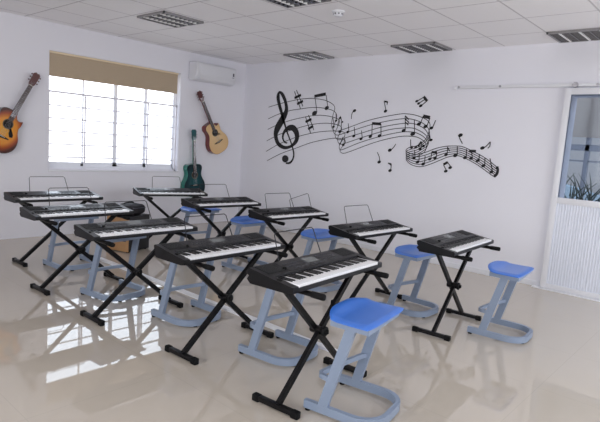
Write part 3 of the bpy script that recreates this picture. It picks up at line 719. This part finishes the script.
slab_ = ['black cross-leg stand under the far left keyboard of the front row',
 'black cross-leg stand under the second keyboard of the front row',
 'black cross-leg stand under the front row keyboard before the wooden box',
 'black cross-leg stand under the middle front row keyboard, fourth from the left',
 'black cross-leg stand nearest the camera, left of the large blue stool',
 'black cross-leg stand in front of the teal guitar, window end of the back row',
 'black cross-leg stand under the second keyboard of the back row',
 'black cross-leg stand under the keyboard with two wire rests',
 'black cross-leg stand in the back row under the fourth keyboard, behind the nearest keyboard',
 'black cross-leg stand rightmost in the room, between two blue stools']
tlab = ['grey tube stool at the far left, its frame showing under the second front row keyboard',
 'grey tube stool whose frame shows under the keyboard before the wooden box',
 'grey tube stool with seat hidden, its frame under the fourth front row keyboard',
 'grey tube stool with seat hidden, its frame showing under the nearest keyboard',
 'blue-seated grey stool nearest the camera, largest of the stools',
 'small far blue-seated stool behind the second back row keyboard, nearest the teal guitar',
 'far blue-seated stool partly behind the left end of the keyboard with two rests',
 'blue-seated stool just right of the stand holding the keyboard with two rests',
 'blue-seated stool just left of the rightmost back row keyboard',
 'blue-seated grey stool farthest right, standing clear before the sliding door']
DY = [-.008, .002, -.027, .024, .015, 0, 0, 0, .031, -.012]
DZ = [0, -.006, -.017, .001, .036, -.016, .002, -.002, .004, .020]   # the stands are set to slightly different heights
extra = rest_mesh(.13, .12, .14, .045, .03)
for i in range(10):
    x, y, a = KB[i]
    za = ZA + DZ[i]
    stand(slab_[i], x - DY[i] * math.sin(a), y + DY[i] * math.cos(a), a, za)
    keyboard(klab[i], x, y, a, za + .0137, rest=None if i == 9 else (0.0,), extra=(extra, (-.06, .245, .045), (R(8), 0, R(-12))) if i == 7 else None)
    stool(tlab[i], *ST[i])

# ------------------------------------------------------------------ box, bag, floor trunking
t = thing('speaker_box', 'plywood-fronted black box on the floor behind the front row', 'speaker box', (1.185, -2.805, 0), math.atan2(.104, .31))
bw, bd, bh = .327, .37, .425
MB().box(-bw / 2, bw / 2, -bd / 2 + .012, bd / 2, .012, bh, .006).build('cabinet', 'box_side', t)
fp = MB().box(-bw / 2 + .002, bw / 2 - .002, -bd / 2, -bd / 2 + .013, .012, bh - .002, .003).build('front_panel', 'wood_box', t)
MB().box(.06, .13, -bd / 2 - .002, -bd / 2 + .002, .13, .165).build('badge', 'dark', fp)
for (a, c) in ((-1, -1), (1, -1), (-1, 1), (1, 1)): MB().lathe([(.018, 0), (.02, .013)], (a * .13, c * .15, 0), 12).build('rubber_foot', 'rubber', t)
t = thing('equipment_bag', 'black padded bag lying on top of the plywood-fronted box', 'bag', (1.20, -2.79, bh + .002), .3)
prof = [(.0, 0), (.10, 0), (.135, .02), (.15, .06), (.145, .10), (.11, .125), (.0, .13)]
mb = MB(); mb.b.free(); mb.b = bmesh.new()
bmesh.ops.create_icosphere(mb.b, subdivisions=4, radius=1)
for v in mb.b.verts:
    q = v.co.copy(); e = lambda s, p: math.copysign(abs(s) ** p, s)
    v.co = Vector((e(q.x, .6) * .135, e(q.y, .6) * .155, .064 + e(q.z, .6) * .064 + .006 * math.sin(q.x * 9) * math.cos(q.y * 7) * max(0, q.z)))
mb.build('bag_body', 'bag', t)
MB().tube(spline([(-.03, -.09, .118), (-.03, -.06, .136), (-.03, .06, .136), (-.03, .09, .118)], 5), .007, 8).build('handle', 'rubber', t)
MB().tube(spline([(.128, -.11, .085), (.139, 0, .088), (.128, .11, .085)], 5), .004, 6).build('zip', 'dark', t)
mb = MB(); mb.prism([(-.035, 0), (.035, 0), (.025, .014), (-.025, .014)], 'x', 1.48, 4.78)
tag(mb.build('cable_trunking', 'trunking', loc=(0, -3.315, 0)), 'white plastic cable trunking running along the floor between the two rows', 'cable trunking')

# ------------------------------------------------------------------ camera
cam = bpy.data.cameras.new('camera'); co = bpy.data.objects.new('camera', cam); COL.objects.link(co)
right = Vector((0.74455190, 0.66391957, 0.06966539)); up = Vector((-0.13590313, 0.04857653, 0.98953053)); fwd = Vector((-0.65358458, 0.74622455, -0.12639650))
m3 = Matrix((right, up, -fwd)).transposed()
co.matrix_world = Matrix.Translation((6.76992, -6.09389, 1.39029)) @ m3.to_4x4()
cam.sensor_width = 36; cam.lens = 36 * 522.17 / 600; cam.clip_start = .05
scene.camera = co

# ------------------------------------------------------------------ light
wd = bpy.data.worlds.new('sky'); scene.world = wd; wd.use_nodes = True
nt = wd.node_tree; bg = nt.nodes['Background']
tc = N(nt, 'ShaderNodeTexCoord'); sp = N(nt, 'ShaderNodeSeparateXYZ'); nt.links.new(tc.outputs['Generated'], sp.inputs[0])
rp = N(nt, 'ShaderNodeValToRGB'); nt.links.new(math_node(nt, 'MULTIPLY_ADD', sp.outputs['Z'], .5, .5), rp.inputs[0])
cr = rp.color_ramp
cr.elements[0].position = .42; cr.elements[0].color = (.62, .62, .62, 1)
cr.elements[1].position = .5; cr.elements[1].color = (.95, .965, 1, 1)
e = cr.elements.new(.75); e.color = (.80, .90, 1, 1)
nt.links.new(rp.outputs[0], bg.inputs['Color'])
mr = N(nt, 'ShaderNodeMapRange'); mr.interpolation_type = 'SMOOTHSTEP'
nt.links.new(sp.outputs['Y'], mr.inputs['Value'])
for k, v in zip(('From Min', 'From Max', 'To Min', 'To Max'), (.62, .84, SKY, SKY * .24)): mr.inputs[k].default_value = v
nt.links.new(mr.outputs[0], bg.inputs['Strength'])
def area(name, loc, rot, sx, sy, power, col=(1, 1, 1)):
    l = bpy.data.lights.new(name, 'AREA'); l.shape = 'RECTANGLE'; l.size = sx; l.size_y = sy; l.energy = power; l.color = col
    o = bpy.data.objects.new(name, l); COL.objects.link(o); o.location = loc; o.rotation_euler = rot
    return o
area('daylight_rear_windows', (6.0, YB - .25, 1.63), (R(92), 0, 0), 4.7, 1.4, P_REAR, (1, .995, .99))
area('daylight_right_windows', (XR + .25, -2.55, 1.58), (R(100), 0, R(90)), 4.0, 1.5, P_RIGHT, (1, .995, .99))
pt = area('window_portal', (-.22, (WY0 + WY1) / 2, (WZ0 + WZ1) / 2), (R(90), 0, R(-90)), WY1 - WY0, WZ1 - WZ0, 1)
p2 = area('rear_portal', (6.0, YB - .02, 1.625), (R(90), 0, 0), 4.8, 1.45, 1)
p3 = area('right_portal', (XR + .02, -2.55, 1.575), (R(90), 0, R(90)), 4.1, 1.55, 1)
for q in (pt, p2, p3): q.data.cycles.is_portal = True

scene.view_settings.view_transform = 'Standard'
scene.view_settings.look = 'None'
scene.view_settings.exposure = 0
scene.cycles.use_denoising = True
scene.cycles.max_bounces = 10; scene.cycles.diffuse_bounces = 6; scene.cycles.glossy_bounces = 4
scene.cycles.transparent_max_bounces = 12; scene.cycles.transmission_bounces = 6
scene.cycles.caustics_reflective = False; scene.cycles.caustics_refractive = False
scene.cycles.sample_clamp_indirect = 6
